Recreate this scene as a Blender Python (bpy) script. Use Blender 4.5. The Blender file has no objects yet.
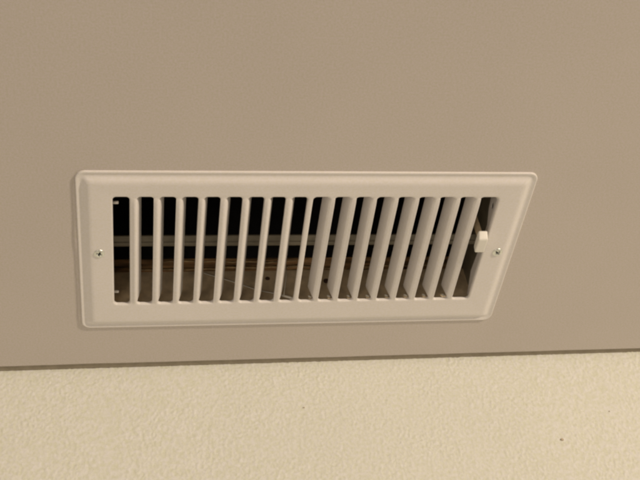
import bpy, bmesh, math, random
from mathutils import Vector, Matrix, noise
random.seed(7)
S = bpy.context.scene
COL = S.collection

# ------------------------------------------------------------------ camera, light, exposure
# metres; x right along the vent, y towards the wall, z up (ceiling at z = 0)
R = [[0.984792400761605, -0.11734621912866045, -0.12811632315362015],
     [-0.0060779085447121226, 0.7137016867735785, -0.7004234157452697],
     [0.17362887556485684, 0.6905503364366404, 0.7021347779574276]]
CAM = Vector((-0.11431773, -0.50496849, -0.50227003))
cd = bpy.data.cameras.new('camera'); cam = bpy.data.objects.new('camera', cd); COL.objects.link(cam)
r0, r1, r2 = (Vector(r) for r in R)
cam.matrix_world = Matrix(((r0.x, -r1.x, -r2.x, CAM.x), (r0.y, -r1.y, -r2.y, CAM.y), (r0.z, -r1.z, -r2.z, CAM.z), (0, 0, 0, 1)))
cd.sensor_width = 36; cd.lens = 1100 / 640 * 36
cd.clip_start = 0.01; cd.clip_end = 50
S.camera = cam
S.render.resolution_x = 1024; S.render.resolution_y = 768

w = bpy.data.worlds.new('World'); S.world = w; w.use_nodes = True
w.node_tree.nodes['Background'].inputs[0].default_value = (1.0, 0.83, 0.66, 1)
w.node_tree.nodes['Background'].inputs[1].default_value = 0.235

def area(name, loc, target, size, power, col):
    ld = bpy.data.lights.new(name, 'AREA'); ld.shape = 'DISK'; ld.size = size
    ld.energy = power; ld.color = col
    o = bpy.data.objects.new(name, ld); COL.objects.link(o); o.location = loc
    o.rotation_euler = (Vector(target) - Vector(loc)).to_track_quat('-Z', 'Y').to_euler()
    return o
area('room_lamp', (2.3, -3.1, -0.90), (0, 0.05, 0), 0.32, 108, (1.0, 0.825, 0.63))
area('fill_lamp', (-1.8, -2.4, -3.0), (0, 0.05, 0), 1.9, 19, (1.0, 0.82, 0.65))  # added soft fill without a known source; lightens vanes and duct interior

S.view_settings.view_transform = 'Standard'; S.view_settings.look = 'None'
S.view_settings.exposure = 0; S.view_settings.gamma = 1; S.view_settings.use_curve_mapping = False
try:
    S.cycles.filter_width = 2.4
except Exception:
    pass

# ------------------------------------------------------------------ materials
def mat(name, col, rough=0.5, metal=0.0, spec=0.5, mottle=0.0, mscale=400, tint=None, bump=0.0, bscale=900, bdist=0.0003,
        big=0.0, stretch=(1, 1, 1)):
    m = bpy.data.materials.new(name); m.use_nodes = True
    nt = m.node_tree; b = nt.nodes['Principled BSDF']
    b.inputs['Base Color'].default_value = (*col, 1); b.inputs['Roughness'].default_value = rough
    b.inputs['Metallic'].default_value = metal; b.inputs['Specular IOR Level'].default_value = spec
    tc = nt.nodes.new('ShaderNodeTexCoord'); mp = nt.nodes.new('ShaderNodeMapping')
    mp.inputs['Scale'].default_value = stretch
    nt.links.new(tc.outputs['Object'], mp.inputs[0])
    last = None
    if mottle:
        n = nt.nodes.new('ShaderNodeTexNoise'); n.inputs['Scale'].default_value = mscale; n.inputs['Detail'].default_value = 3
        nt.links.new(mp.outputs[0], n.inputs[0])
        mr = nt.nodes.new('ShaderNodeMapRange'); mr.inputs[1].default_value = 0.3; mr.inputs[2].default_value = 0.7
        nt.links.new(n.outputs['Fac'], mr.inputs[0])
        mx = nt.nodes.new('ShaderNodeMix'); mx.data_type = 'RGBA'
        t = tint or (1, 1, 1)
        mx.inputs[6].default_value = tuple(c * (1 - mottle * k) for c, k in zip(col, t)) + (1,)
        mx.inputs[7].default_value = tuple(min(1, c * (1 + mottle * k)) for c, k in zip(col, t)) + (1,)
        nt.links.new(mr.outputs[0], mx.inputs[0]); last = mx.outputs[2]
        if big:
            n2 = nt.nodes.new('ShaderNodeTexNoise'); n2.inputs['Scale'].default_value = 9; n2.inputs['Detail'].default_value = 4
            nt.links.new(mp.outputs[0], n2.inputs[0])
            m2 = nt.nodes.new('ShaderNodeMapRange'); m2.inputs[1].default_value = 0.3; m2.inputs[2].default_value = 0.7
            m2.inputs[3].default_value = 1 - big; m2.inputs[4].default_value = 1 + big
            nt.links.new(n2.outputs['Fac'], m2.inputs[0])
            vm = nt.nodes.new('ShaderNodeVectorMath'); vm.operation = 'SCALE'
            nt.links.new(last, vm.inputs[0]); nt.links.new(m2.outputs[0], vm.inputs[3]); last = vm.outputs[0]
        nt.links.new(last, b.inputs['Base Color'])
    if bump:
        n = nt.nodes.new('ShaderNodeTexNoise'); n.inputs['Scale'].default_value = bscale; n.inputs['Detail'].default_value = 4
        nt.links.new(mp.outputs[0], n.inputs[0])
        bp = nt.nodes.new('ShaderNodeBump'); bp.inputs['Strength'].default_value = bump; bp.inputs['Distance'].default_value = bdist
        nt.links.new(n.outputs['Fac'], bp.inputs['Height']); nt.links.new(bp.outputs[0], b.inputs['Normal'])
    return m

M_ceil = mat('ceiling_paint', (0.585, 0.54, 0.505), 0.42, mottle=0.09, mscale=800, tint=(0.7, 0.5, 1.5), bump=0.12, bscale=900, bdist=0.0001, big=0.02)
M_wall = mat('textured_wall_paint', (0.73, 0.74, 0.675), 0.8, mottle=0.10, mscale=420, tint=(0.6, 0.5, 1.4), bump=0.5, bscale=420, bdist=0.0006, big=0.02)
M_joint = mat('joint_strip_paint', (0.32, 0.28, 0.215), 0.7, mottle=0.10, mscale=160)
M_reg = mat('enamel_white_metal', (0.79, 0.765, 0.75), 0.34, mottle=0.05, mscale=700, tint=(0.6, 0.6, 1.5), bump=0.12, bscale=350, bdist=0.0002, big=0.02)
M_lev = mat('lever_plastic', (0.80, 0.79, 0.74), 0.35, mottle=0.02, mscale=200)
M_zinc = mat('zinc_screw', (0.80, 0.83, 0.78), 0.38, metal=1.0, mottle=0.08, mscale=900)
M_recess = mat('dark_screw_recess', (0.04, 0.05, 0.045), 0.6, metal=0.3, mottle=0.2, mscale=900)  # near-black colour on the faces of the cross recess
M_panel = mat('dusty_galvanised_steel', (0.66, 0.54, 0.37), 0.6, metal=0.1, mottle=0.22, mscale=130, bump=0.3, bscale=200, big=0.15)
M_bar = mat('dusty_grey_steel', (0.21, 0.19, 0.145), 0.5, metal=0.1, mottle=0.12, mscale=160)
M_wood = mat('dark_stained_wood', (0.50, 0.31, 0.15), 0.8, mottle=0.75, mscale=110, stretch=(0.22, 1, 2.2), bump=0.5, bscale=60)
M_streak = mat('golden_glint', (0.52, 0.38, 0.20), 0.6, mottle=0.5, mscale=160)  # glints inside the duct put into a golden-brown colour
M_dark = mat('black_duct_lining', (0.012, 0.012, 0.013), 0.9, mottle=0.3, mscale=50)  # near-black colour for the duct lining and the bracket backing
M_hole = mat('hole_brown', (0.07, 0.035, 0.022), 0.8, mottle=0.3, mscale=600)  # dark reddish colour standing in for holes in the panel
M_glint = mat('glint_white', (0.85, 0.83, 0.75), 0.35, metal=0.0, mottle=0.05, mscale=500)  # pale non-metal colour; glints of wires and tabs are put into it
M_speck = mat('dirt_speck', (0.48, 0.41, 0.31), 0.9, mottle=0.3, mscale=900)

nt = M_reg.node_tree; bp = [n for n in nt.nodes if n.type == 'BUMP'][0]
n1 = nt.nodes.new('ShaderNodeTexNoise'); n1.inputs['Scale'].default_value = 28; n1.inputs['Detail'].default_value = 2
tc = [n for n in nt.nodes if n.type == 'TEX_COORD'][0]; nt.links.new(tc.outputs['Object'], n1.inputs[0])
b2 = nt.nodes.new('ShaderNodeBump'); b2.inputs['Strength'].default_value = 0.35; b2.inputs['Distance'].default_value = 0.002
nt.links.new(n1.outputs['Fac'], b2.inputs['Height']); nt.links.new(b2.outputs[0], bp.inputs['Normal'])

# ------------------------------------------------------------------ helpers
def link(name, bm, m, parent=None, smooth=False):
    me = bpy.data.meshes.new(name); bmesh.ops.recalc_face_normals(bm, faces=bm.faces[:])
    if smooth:
        for f in bm.faces: f.smooth = True
    bm.to_mesh(me); bm.free(); me.materials.append(m)
    o = bpy.data.objects.new(name, me); COL.objects.link(o); o.parent = parent
    return o

def box(bm, x0, x1, y0, y1, z0, z1, bev=0):
    v = [bm.verts.new(p) for p in ((x0,y0,z0),(x1,y0,z0),(x1,y1,z0),(x0,y1,z0),(x0,y0,z1),(x1,y0,z1),(x1,y1,z1),(x0,y1,z1))]
    fs = [bm.faces.new([v[i] for i in q]) for q in ((0,3,2,1),(4,5,6,7),(0,1,5,4),(1,2,6,5),(2,3,7,6),(3,0,4,7))]
    if bev:
        es = {e for f in fs for e in f.edges}
        bmesh.ops.bevel(bm, geom=list(es), offset=bev, segments=2, affect='EDGES', profile=0.5)

def boxo(name, x0, x1, y0, y1, z0, z1, m, parent=None, bev=0):
    bm = bmesh.new(); box(bm, x0, x1, y0, y1, z0, z1, bev); return link(name, bm, m, parent)

def at(u, v, ax, val):
    """point of the place seen at photograph pixel (u, v) on the plane axis = val"""
    k = Vector(((u - 320) / 1100, (v - 240) / 1100, 1))
    d = r0 * k.x + r1 * k.y + r2 * k.z
    return CAM + d * ((val - CAM[ax]) / d[ax])

def tube(name, pts, r, m, parent=None, n=8):
    bm = bmesh.new(); rings = []
    for i, p in enumerate(pts):
        a = pts[max(0, i - 1)]; b = pts[min(len(pts) - 1, i + 1)]
        q = (b - a).normalized().to_track_quat('Z', 'Y')
        rings.append([bm.verts.new(p + q @ Vector((r * math.cos(2*math.pi*k/n), r * math.sin(2*math.pi*k/n), 0))) for k in range(n)])
    for A, B in zip(rings, rings[1:]):
        for k in range(n): bm.faces.new((A[k], A[(k+1) % n], B[(k+1) % n], B[k]))
    bm.faces.new(rings[0]); bm.faces.new(rings[-1][::-1])
    return link(name, bm, m, parent, True)

def tag(o, label, cat=None, group=None):
    o['label'] = label
    if cat: o['category'] = cat
    if group: o['group'] = group

# ------------------------------------------------------------------ setting: ceiling, joint, wall
J = lambda x: 0.1087 - 0.0055 * (x - 0.024)           # ceiling edge line
Wl = lambda x: 0.1146 - 0.0070 * (x - 0.024)          # wall face line
HX, HY = 0.1285, 0.0535                               # opening in the ceiling
bm = bmesh.new()
xs = [-1.6] + [-0.3 + 0.1715 * i / 20 for i in range(20)] + [-HX + 2 * HX * i / 30 for i in range(30)] + [HX + 0.2215 * i / 24 for i in range(25)] + [1.6]
def ycol(x): return [-1.6, -HY - 0.001, HY - 0.001, J(x) + 0.00035 * noise.noise(Vector((x * 40, 2, 0))) + 0.0005 * noise.noise(Vector((x * 11, 7, 0)))]
G = [[bm.verts.new((x, y, 0)) for y in ycol(x)] for x in xs]
for i in range(len(xs) - 1):
    for j in range(3):
        if not (j == 1 and xs[i] > -HX - 1e-6 and xs[i+1] < HX + 1e-6): bm.faces.new((G[i][j], G[i+1][j], G[i+1][j+1], G[i][j+1]))
res = bmesh.ops.extrude_face_region(bm, geom=bm.faces[:])
for e in res['geom']:
    if isinstance(e, bmesh.types.BMVert): e.co.z += 0.0127
o = link('ceiling', bm, M_ceil); o['kind'] = 'structure'; o['label'] = 'smooth painted ceiling around the vent'

bm = bmesh.new()
v = [bm.verts.new(p) for p in ((-1.6, J(-1.6) - 0.0005, 0.0012), (1.6, J(1.6) - 0.0005, 0.0012), (1.6, Wl(1.6) + 0.004, 0.0012), (-1.6, Wl(-1.6) + 0.004, 0.0012))]
bm.faces.new(v)
v2 = [bm.verts.new(p.co + Vector((0, 0, 0.008))) for p in v]
bm.faces.new(v2[::-1])
for k in range(4): bm.faces.new((v[k], v2[k], v2[(k+1) % 4], v[(k+1) % 4]))
o = link('ceiling_joint', bm, M_joint); o['kind'] = 'structure'; o['label'] = 'narrow brown strip where ceiling meets wall'

def frange(a, b, s):
    n = max(1, round((b - a) / s)); return [a + (b - a) * i / n for i in range(n)]
gx = frange(-1.6, -0.27, 0.05) + frange(-0.27, 0.33, 0.00065) + frange(0.33, 1.6, 0.05) + [1.6]
gz = frange(-1.2, -0.17, 0.05) + frange(-0.17, 0.001, 0.00065) + [0.001]
def tex(x, z):
    p = Vector((x * 520, 3.1, z * 400))
    w_ = noise.noise_vector(p * 0.4) * 0.7
    a = noise.noise(p + w_)
    b_ = noise.noise(Vector((x * 850, 9.0, z * 700)))
    c = noise.noise(Vector((x * 120, 1.0, z * 110)))
    k = 1.0 + 0.9 * noise.noise(Vector((x * 35, 5.0, z * 35)))
    return 0.00030 * k * (max(a, -0.25) + 0.45 * b_) + 0.00012 * c
verts = []; nx = len(gx)
for z in gz:
    for x in gx: verts.append((x, Wl(x) - tex(x, z) * (1 if -0.28 < x < 0.34 and z > -0.18 else 0), z))
faces = [(j*nx+i, j*nx+i+1, (j+1)*nx+i+1, (j+1)*nx+i) for j in range(len(gz)-1) for i in range(nx-1)]
n0 = len(verts)      # top return and back of the wall
for x in gx: verts.append((x, Wl(x) + 0.1, 0.001))
top = (len(gz)-1) * nx
faces += [(top+i, top+i+1, n0+i+1, n0+i) for i in range(nx-1)]
me = bpy.data.meshes.new('wall'); me.from_pydata(verts, [], faces); me.materials.append(M_wall)
for p in me.polygons: p.use_smooth = True
o = bpy.data.objects.new('wall', me); COL.objects.link(o)
o['kind'] = 'structure'; o['label'] = 'cream wall with fine orange peel plaster texture'
for (u, v_, rr) in ((304, 407, 0.0006), (562, 440, 0.0010), (609, 412, 0.00045)):
    p = at(u, v_, 1, Wl(0.1) - 0.0003)
    p.y = Wl(p.x) - 0.0003
    bm = bmesh.new(); bmesh.ops.create_icosphere(bm, subdivisions=2, radius=rr)
    for q in bm.verts:
        q.co *= 1 + 0.35 * noise.noise(q.co * 1500 + p * 50); q.co.y *= 0.4; q.co.x *= 1.2
        q.co += p
    s = link('dirt_speck', bm, M_speck, o, True)

# ------------------------------------------------------------------ the register
vent = bpy.data.objects.new('ceiling_vent', None); COL.objects.link(vent)
tag(vent, 'off-white metal vent register with slanting louvres and two screws, set in the ceiling', 'vent')
FZ = -0.0030                                           # level of the flat face
W2, H2 = 0.1440, 0.0700                                # half size of the flange

def rrect(x0, x1, y0, y1, r, n=6):
    pts = []
    for cx, cy, a in ((x1-r, y1-r, 0), (x0+r, y1-r, 90), (x0+r, y0+r, 180), (x1-r, y0+r, 270)):
        for k in range(n + 1):
            t = math.radians(a + 90 * k / n); pts.append((cx + r * math.cos(t), cy + r * math.sin(t)))
    return pts

# slots: left edges and widths read off the photograph's perspective
K = 0.9995
slots = []
for i in range(18):
    x0 = -0.1218 if i == 0 else -0.1071 + 0.01356 * (i - 1)
    x0 -= 0.0004
    wd = 0.0101 if i < 9 else (0.0106 if i < 17 else 0.0122)
    slots.append((x0, x0 + wd))
SY0, SY1 = -0.0502, 0.0449

bm = bmesh.new()
prof = [(0.0, 0.0006), (0.0, -0.0009), (0.0003, -0.0013), (0.0009, -0.0014), (0.0022, -0.0009), (0.0034, -0.0008), (0.0044, -0.0011), (0.0056, -0.0020),
        (0.0066, -0.0027), (0.0078, -0.00305), (0.0095, -0.0032), (0.0125, FZ)]
rings = []
for d, z in prof:
    r = max(0.0022, 0.0058 - d * 0.75)
    pts = rrect(-W2 + d, W2 - d, -H2 + d, H2 - d, r)
    # the stamped flange is very slightly wavy
    rings.append([bm.verts.new((x, y + 0.0002 * math.sin(x * 31 + 1) * (d < 0.004), z)) for x, y in pts])
n = len(rings[0])
for A, B in zip(rings, rings[1:]):
    for k in range(n): bm.faces.new((A[k], A[(k+1) % n], B[(k+1) % n], B[k]))
edges = [bm.edges.get((rings[-1][k], rings[-1][(k+1) % n])) for k in range(n)]
RR = 0.0009
for x0, x1 in slots:
    loops = []
    for off, oy, of, z in ((RR + 0.0002, 0.0020, 0.0013, 0), (RR * 0.62, 0.0014, 0.0008, 0.0002), (RR * 0.29, 0.0008, 0.0004, 0.00055), (RR * 0.07, 0.0000, 0.0001, 0.0015), (0, -0.0008, 0, 0.0026), (0, -0.0016, 0, 0.0036)):
        loops.append([bm.verts.new((x, y, FZ + z * (1 if y < 0 else 0.55))) for x, y in rrect(x0 - off, x1 + off, SY0 - oy, SY1 + of, 0.0024 + off, 5)])
    m_ = len(loops[0])
    for A, B in zip(loops, loops[1:]):
        for k in range(m_): bm.faces.new((A[k], A[(k+1) % m_], B[(k+1) % m_], B[k]))
    edges += [bm.edges.get((loops[0][k], loops[0][(k+1) % m_])) for k in range(m_)]
bmesh.ops.triangle_fill(bm, use_beauty=True, use_dissolve=False, edges=edges)
face = link('faceplate', bm, M_reg, vent, True)
wn = face.modifiers.new('weighted', 'WEIGHTED_NORMAL'); wn.keep_sharp = True; wn.weight = 100

# vanes folded in from the slot edges: right half lean left, left half lean right
def vane_mesh(sgn, rad, ang, length, name, crown=''):
    """sheet that starts on the face at x = 0 and folds into the duct towards sgn * x"""
    T = 0.0006
    H = 0.0006
    path = {'': [], 'right': [(-0.0019, 0.0, 1, -0.1), (-0.0012, -0.6 * H * 0.5, 1, -0.1), (-0.0004, -H * 0.95, 1, -0.1)],
            'left': [(-0.00205, 0.0001, 1, -0.1), (-0.0020, -H * 0.8, 1, -0.1), (-0.0017, -H * 1.05, 1, 0), (-0.0010, -H * 0.75, 1, 0.1)]}[crown]
    z0 = {'': 0, 'right': -H, 'left': -H * 0.25}[crown]
    A = math.radians(ang)
    for k in range(9):
        t = A * k / 8; path.append((rad * math.sin(t), rad * (1 - math.cos(t)) + z0, math.cos(t), math.sin(t)))
    x, z, cx, cz = path[-1]
    for s_ in (0.33, 0.66, 1.0): path.append((x + cx * length * s_, z + cz * length * s_, cx, cz))
    ys = [SY0 + 0.0004, SY0 + 0.0012, SY0 + 0.0025, SY0 + 0.0045, -0.03, 0.0, 0.02, SY1 - 0.0045, SY1 - 0.0025, SY1 - 0.0012, SY1 - 0.0004]
    b = bmesh.new(); sides = []
    for side in (0, 1):
        grid = []
        for j, y in enumerate(ys):
            e = min(y - SY0, SY1 - y); k_ = min(1, 0.35 + 0.65 * math.sin(min(1, e / 0.0045) * math.pi / 2))
            row = []
            for (px, pz, tx, tz) in path:
                qx = px - (-tz) * 0 ; ox, oz = (-tz * T, tx * T) if side else (0, 0)
                deep = max(0, pz - 0.004)
                row.append(b.verts.new((sgn * ((qx * k_ if qx > 0 else qx) + ox), y * (1 - deep * 1.2), (pz if pz > 0 else pz * min(1, e / 0.0045)) + oz)))
            grid.append(row)
        sides.append(grid)
    a, c = sides; nj, ni = len(ys), len(path)
    for g in sides:
        for j in range(nj - 1):
            for i in range(ni - 1): b.faces.new((g[j][i], g[j][i+1], g[j+1][i+1], g[j+1][i]))
    for i in range(ni - 1):
        for j in (0, nj - 1): b.faces.new((a[j][i], a[j][i+1], c[j][i+1], c[j][i]))
    for j in range(nj - 1):
        for i in (0, ni - 1): b.faces.new((a[j][i], a[j+1][i], c[j+1][i], c[j][i]))
    bmesh.ops.recalc_face_normals(b, faces=b.faces[:])
    me = bpy.data.meshes.new(name)
    for f in b.faces: f.smooth = True
    b.to_mesh(me); b.free(); me.materials.append(M_reg)
    try: me.set_sharp_from_angle(angle=math.radians(40))
    except Exception: pass
    return me
VR = vane_mesh(1, 0.0024, 74, 0.0082, 'vane', 'right')          # left half: folds to the right
VL = vane_mesh(-1, 0.0022, 75, 0.0088, 'vane', 'left')         # right half: folds to the left
VM = vane_mesh(-1, 0.0008, 104, 0.0075, 'vane')        # middle bar, folded right back
def add_vane(me, x):
    o = bpy.data.objects.new('vane', me); COL.objects.link(o); o.parent = vent
    o.location = (x, 0, FZ - 0.00004)
    o.rotation_euler = (0, 0, random.uniform(-0.005, 0.005)); o.scale = (random.uniform(0.90, 1.10), 1, random.uniform(0.95, 1.03)); return o
for i in range(1, 9): add_vane(VR, slots[i][0] - 0.0015)
add_vane(VM, slots[8][1] + 0.0007)
tab_me = None
for i in range(9, 17):
    va = add_vane(VL, slots[i][1] + 0.0010)
    if tab_me is None:
        b = bmesh.new(); bmesh.ops.create_uvsphere(b, u_segments=10, v_segments=6, radius=0.0013)
        for q in b.verts: q.co.x *= 1.0; q.co.y *= 0.5; q.co.z *= 0.75; q.co.z += q.co.x * -0.5
        t_ = link('glint_tab', b, M_glint, va, True); tab_me = t_.data  # small end tabs of the vanes, their glint painted in by the pale colour
    else:
        t_ = bpy.data.objects.new('glint_tab', tab_me); COL.objects.link(t_); t_.parent = va
    tu = ((311, 296.8), (330, 296.3), (349, 296), (368.8, 295.9), (387.6, 295.5), (407, 295.3), (425.3, 295.3), (444.4, 295.3))[i - 9]
    q = at(tu[0] - 1.4, tu[1] - 0.2, 1, 0.0462)
    t_.location = q - va.location

# damper housing behind the face (grey sides), rod, lever, linkage
HZ = 0.030
boxo('side_panel', -0.1262, 0.1262, 0.0485, 0.0493, FZ + 0.0022, HZ, M_panel, vent)
boxo('side_panel', -0.1262, 0.1262, -0.0560+0.0012, -0.0552+0.0012, FZ + 0.0022, HZ, M_panel, vent)
boxo('side_panel', 0.1262, 0.1270, -0.0548, 0.0493, FZ + 0.0022, HZ + 0.006, M_bar, vent)  # darker than the other panels, putting shade behind the bracket holes
boxo('side_panel', -0.1270, -0.1262, -0.0548, 0.0493, FZ + 0.0022, HZ, M_panel, vent)
# end bracket seen in the last slot, punched with two holes
bx = slots[17][1] + 0.0016
bm = bmesh.new()
hole_y = [(p_.y, p_.z) for p_ in (at(492.3, 205.5, 0, bx), at(472.3, 283, 0, bx))]; hole_y = [(y_, max(0.0008, z_)) for y_, z_ in hole_y]
loop = [bm.verts.new((bx, y, z)) for y, z in ((-0.0545, FZ + 0.0009), (0.048, FZ + 0.0009), (0.048, 0.0050), (0.040, 0.0068), (0.030, 0.0102), (0.0, 0.0072), (-0.018, 0.0066), (-0.028, 0.0115), (-0.038, 0.0135), (-0.0545, 0.0120))]
ed = [bm.edges.new((loop[k], loop[(k+1) % len(loop)])) for k in range(len(loop))]
for hy, hz in hole_y:
    hl = [bm.verts.new((bx, hy + 0.0026 * math.cos(2*math.pi*k/12), hz + 0.0019 * math.sin(2*math.pi*k/12))) for k in range(12)]
    ed += [bm.edges.new((hl[k], hl[(k+1) % 12])) for k in range(12)]
bmesh.ops.triangle_fill(bm, use_beauty=True, edges=ed)
r_ = bmesh.ops.extrude_face_region(bm, geom=bm.faces[:])
for e in r_['geom']:
    if isinstance(e, bmesh.types.BMVert): e.co.x += 0.0007
link('end_bracket', bm, M_reg, vent)
# little ears of the other end bracket, left of the first slot
for u, v_ in ((116.5, 202.5), (117, 291.5)):
    p = at(u, v_, 2, 0.003)
    b = bmesh.new(); box(b, p.x - 0.003, p.x + 0.0013, p.y - 0.0012, p.y + 0.0010, 0.0024, 0.0036, 0.0005)
    link('ear', b, M_reg, vent, True)
# damper rod: a folded flat bar across the middle
bm = bmesh.new()
sec = [(0.0008, 0.0165), (0.0052, 0.0160), (0.0058, 0.0152), (0.0076, 0.0152), (0.0082, 0.0160), (0.0102, 0.0166), (0.0102, 0.0176), (0.0008, 0.0175)]
A = [bm.verts.new((-0.1262, y, z)) for y, z in sec]; B = [bm.verts.new((0.1262, y, z)) for y, z in sec]
for k in range(len(sec)): bm.faces.new((A[k], A[(k+1) % len(sec)], B[(k+1) % len(sec)], B[k]))
bm.faces.new(A); bm.faces.new(B[::-1])
link('damper_bar', bm, M_bar, vent)
# linkage wires lying against the far side panel
py = 0.0478
tube('linkage_wire', [at(204, 273.2, 1, py), at(232, 281.5, 1, py), at(257, 290, 1, py), at(282, 295, 1, py - 0.0008)], 0.00036, M_glint, vent)
tube('linkage_wire', [at(281.5, 295.3, 1, py - 0.002), at(290, 297.6, 1, py - 0.002), at(298, 300.2, 1, py - 0.002)], 0.0009, M_glint, vent)
tube('linkage_wire', [at(286.5, 266, 1, py - 0.003), at(285.8, 280, 1, py - 0.003), at(283.8, 295, 1, py - 0.003)], 0.00030, M_glint, vent)
for u, v_, rr in ((267.5, 278.5, 0.0017), (326.5, 281, 0.0023), (405, 268, 0.0015)):  # flat dark discs added in place of holes in the panel
    p = at(u, v_, 1, 0.0483)
    b = bmesh.new(); bmesh.ops.create_uvsphere(b, u_segments=14, v_segments=8, radius=rr)
    for q in b.verts: q.co.y *= 0.22; q.co += p
    link('hole_disc', b, M_hole, vent, True)

# lever: thumb tab standing out of the last slot
bm = bmesh.new()
xa = lambda z: 0.1130
side = [(-0.0175, -0.0105), (-0.0075, -0.0105), (-0.0072, -0.0030), (-0.0080, 0.012), (-0.0150, 0.012), (-0.0238, -0.0010), (-0.0248, -0.0040)]
side = [(-0.0192, -0.0092), (-0.0068, -0.0088), (-0.0070, -0.0034), (-0.0095, -0.0025), (-0.0200, -0.0025), (-0.0226, -0.0040)]
A = [bm.verts.new((0.1134 + (0.0006 if z > -0.005 else 0), y, z)) for y, z in side]; B = [bm.verts.new((0.1200, y, z)) for y, z in side]
for k in range(len(side)): bm.faces.new((A[k], A[(k+1) % len(side)], B[(k+1) % len(side)], B[k]))
bm.faces.new(A); bm.faces.new(B[::-1])
bmesh.ops.recalc_face_normals(bm, faces=bm.faces[:])
bmesh.ops.bevel(bm, geom=bm.edges[:], offset=0.0009, segments=4, affect='EDGES', profile=0.5)
boxo('lever_arm', 0.1165, 0.1177, -0.019, -0.0115, -0.0028, 0.016, M_panel, vent)
lev = link('damper_lever', bm, M_lev, vent, True)
lev.modifiers.new('weighted', 'WEIGHTED_NORMAL').keep_sharp = True
lev['label'] = 'small cream damper lever at the right end'

boxo('dark_backing', 0.1247, 0.1253, -0.0540, 0.0470, -0.0015, 0.0028, M_dark, vent)  # added black strip standing in for shade behind the bracket holes

# uneven bead of old ceiling paint that seals the flange at the left and bottom
random.seed(3)
def bead(p0, p1, n, r0_, seed):
    b = bmesh.new(); prev = None
    d = (p1 - p0).normalized(); nrm = Vector((-d.y, d.x, 0))
    for i in range(n + 1):
        t = i / n; k = noise.noise(Vector((seed, t * 6, 0))) + 0.2 * noise.noise(Vector((seed, t * 31, 4)))
        r = r0_ * (1 + 0.22 * k) * min(1, 0.2 + 12 * min(t, 1 - t)); c = p0.lerp(p1, t) + nrm * (0.0003 * k)
        ring = [b.verts.new(c + nrm * (1.35 * r * math.cos(a)) + Vector((0, 0, 0.0004 - 0.85 * r * math.sin(a)))) for a in [math.pi * q / 6 for q in range(7)]]
        if prev:
            for q in range(6): b.faces.new((prev[q], prev[q+1], ring[q+1], ring[q]))
        prev = ring
    return link('paint_bead', b, M_ceil, vent, True)
bead(Vector((-0.1448, -0.0665, 0)), Vector((-0.1448, 0.0700, 0)), 90, 0.0014, 1.3)
bead(Vector((-0.1440, 0.0706, 0)), Vector((0.1380, 0.0706, 0)), 160, 0.0009, 5.3)

# screws with cross recess
def screw_mesh(rot):
    b = bmesh.new(); NR, NA = 14, 48; Rr = 0.0035
    def zf(x, y):
        r = math.hypot(x, y) / Rr; dome = 0.0011 * math.sqrt(max(0, 1 - r * r * 0.97)) + 0.0
        ca, sa = math.cos(rot), math.sin(rot); u, v = x * ca + y * sa, -x * sa + y * ca
        arm = min(abs(u), abs(v)); far = max(abs(u), abs(v))
        cut = 0.0
        if far < 0.0021 and arm < 0.00058: cut = 0.0010 * min(1, (0.0021 - far) / 0.0006)
        return dome - cut, cut > 0.0003
    c0, _ = zf(0, 0); vc = b.verts.new((0, 0, -c0)); prev = None; flags = {}
    for i in range(1, NR + 1):
        ring = []
        for k in range(NA):
            t = 2 * math.pi * k / NA; x, y = Rr * i / NR * math.cos(t), Rr * i / NR * math.sin(t)
            z, c = zf(x, y); q = b.verts.new((x, y, -z)); flags[q] = c; ring.append(q)
        for k in range(NA):
            if prev: f = b.faces.new((prev[k], prev[(k+1) % NA], ring[(k+1) % NA], ring[k]))
            else: f = b.faces.new((vc, ring[k], ring[(k+1) % NA]))
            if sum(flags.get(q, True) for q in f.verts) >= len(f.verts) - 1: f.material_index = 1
        prev = ring
    base = [b.verts.new((q.co.x, q.co.y, 0.003)) for q in prev]
    for k in range(NA): b.faces.new((prev[k], prev[(k+1) % NA], base[(k+1) % NA], base[k]))
    bmesh.ops.recalc_face_normals(b, faces=b.faces[:])
    me = bpy.data.meshes.new('screw')
    for f in b.faces: f.smooth = True
    b.to_mesh(me); b.free(); me.materials.append(M_zinc); me.materials.append(M_recess)
    return me
for (u, v_, a) in ((99.2, 254.3, 20), (497.6, 252.8, 40)):
    p = at(u, v_, 2, FZ - 0.0006)
    o = bpy.data.objects.new('screw', screw_mesh(math.radians(a))); COL.objects.link(o); o.parent = vent
    o.location = (p.x, p.y, FZ)

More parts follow.
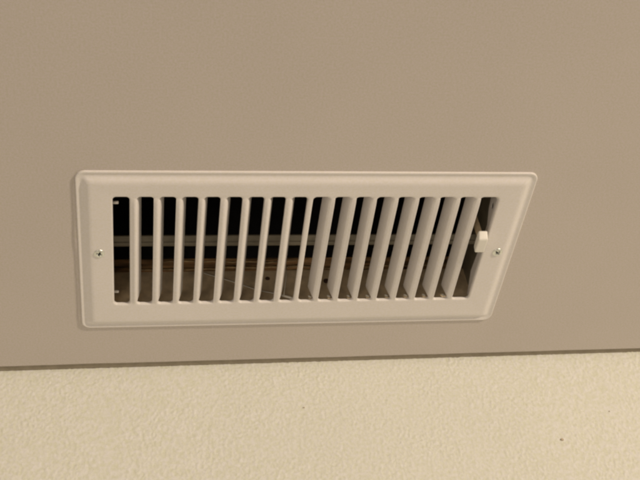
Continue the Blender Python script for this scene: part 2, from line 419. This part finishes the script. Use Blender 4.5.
# ------------------------------------------------------------------ the duct above
duct = bpy.data.objects.new('duct', None); COL.objects.link(duct)
tag(duct, 'dark duct cavity with a brown wooden edge, seen through the louvres of the vent', 'duct')
ZT = 0.30
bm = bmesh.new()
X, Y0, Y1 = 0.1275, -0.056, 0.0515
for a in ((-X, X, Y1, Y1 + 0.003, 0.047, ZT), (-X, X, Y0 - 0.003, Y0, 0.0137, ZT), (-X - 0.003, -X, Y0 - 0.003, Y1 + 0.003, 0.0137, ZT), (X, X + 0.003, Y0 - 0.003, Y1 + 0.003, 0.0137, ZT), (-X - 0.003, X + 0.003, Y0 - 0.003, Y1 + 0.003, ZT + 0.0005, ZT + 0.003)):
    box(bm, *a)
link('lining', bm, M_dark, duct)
boxo('wooden_edge', -X, X, 0.0508, 0.0700, HZ - 0.012, 0.0365, M_wood, duct, 0.0006)
boxo('wooden_edge', -X, X, 0.0520, 0.0700, 0.0369, 0.0468, M_wood, duct, 0.0012)

# ragged strips added along the cut wooden edge; golden colour stands in for glints
random.seed(11)
for k, (xa_, xb_, zc, hh) in enumerate(((-0.112, -0.045, 0.0335, 0.0012), (-0.052, 0.022, 0.0352, 0.0016), (-0.010, 0.075, 0.0322, 0.0011), (0.045, 0.118, 0.0350, 0.0014), (-0.09, 0.01, 0.0415, 0.0012))):
    b = bmesh.new(); prev = None; N = 40
    for i in range(N + 1):
        x = xa_ + (xb_ - xa_) * i / N; m_ = noise.noise(Vector((x * 60, k * 7.1, 0))); n_ = noise.noise(Vector((x * 160, k * 3.3, 2)))
        h_ = hh * (0.55 + 0.8 * abs(n_)) * min(1, 0.15 + 6 * min(i, N - i) / N); z = zc + 0.0013 * m_; y = 0.0500 + 0.0007 * n_ + (0.0008 if zc > 0.04 else 0)
        pr = [b.verts.new(p) for p in ((x, y, z - h_), (x, y - 0.0004, z), (x, y, z + h_), (x, y + 0.0004, z))]
        if prev:
            for q in range(4): b.faces.new((prev[q], prev[(q+1) % 4], pr[(q+1) % 4], pr[q]))
        else: b.faces.new(pr)
        prev = pr
    b.faces.new(prev[::-1])
    link('glint_strip', b, M_streak, duct, True)
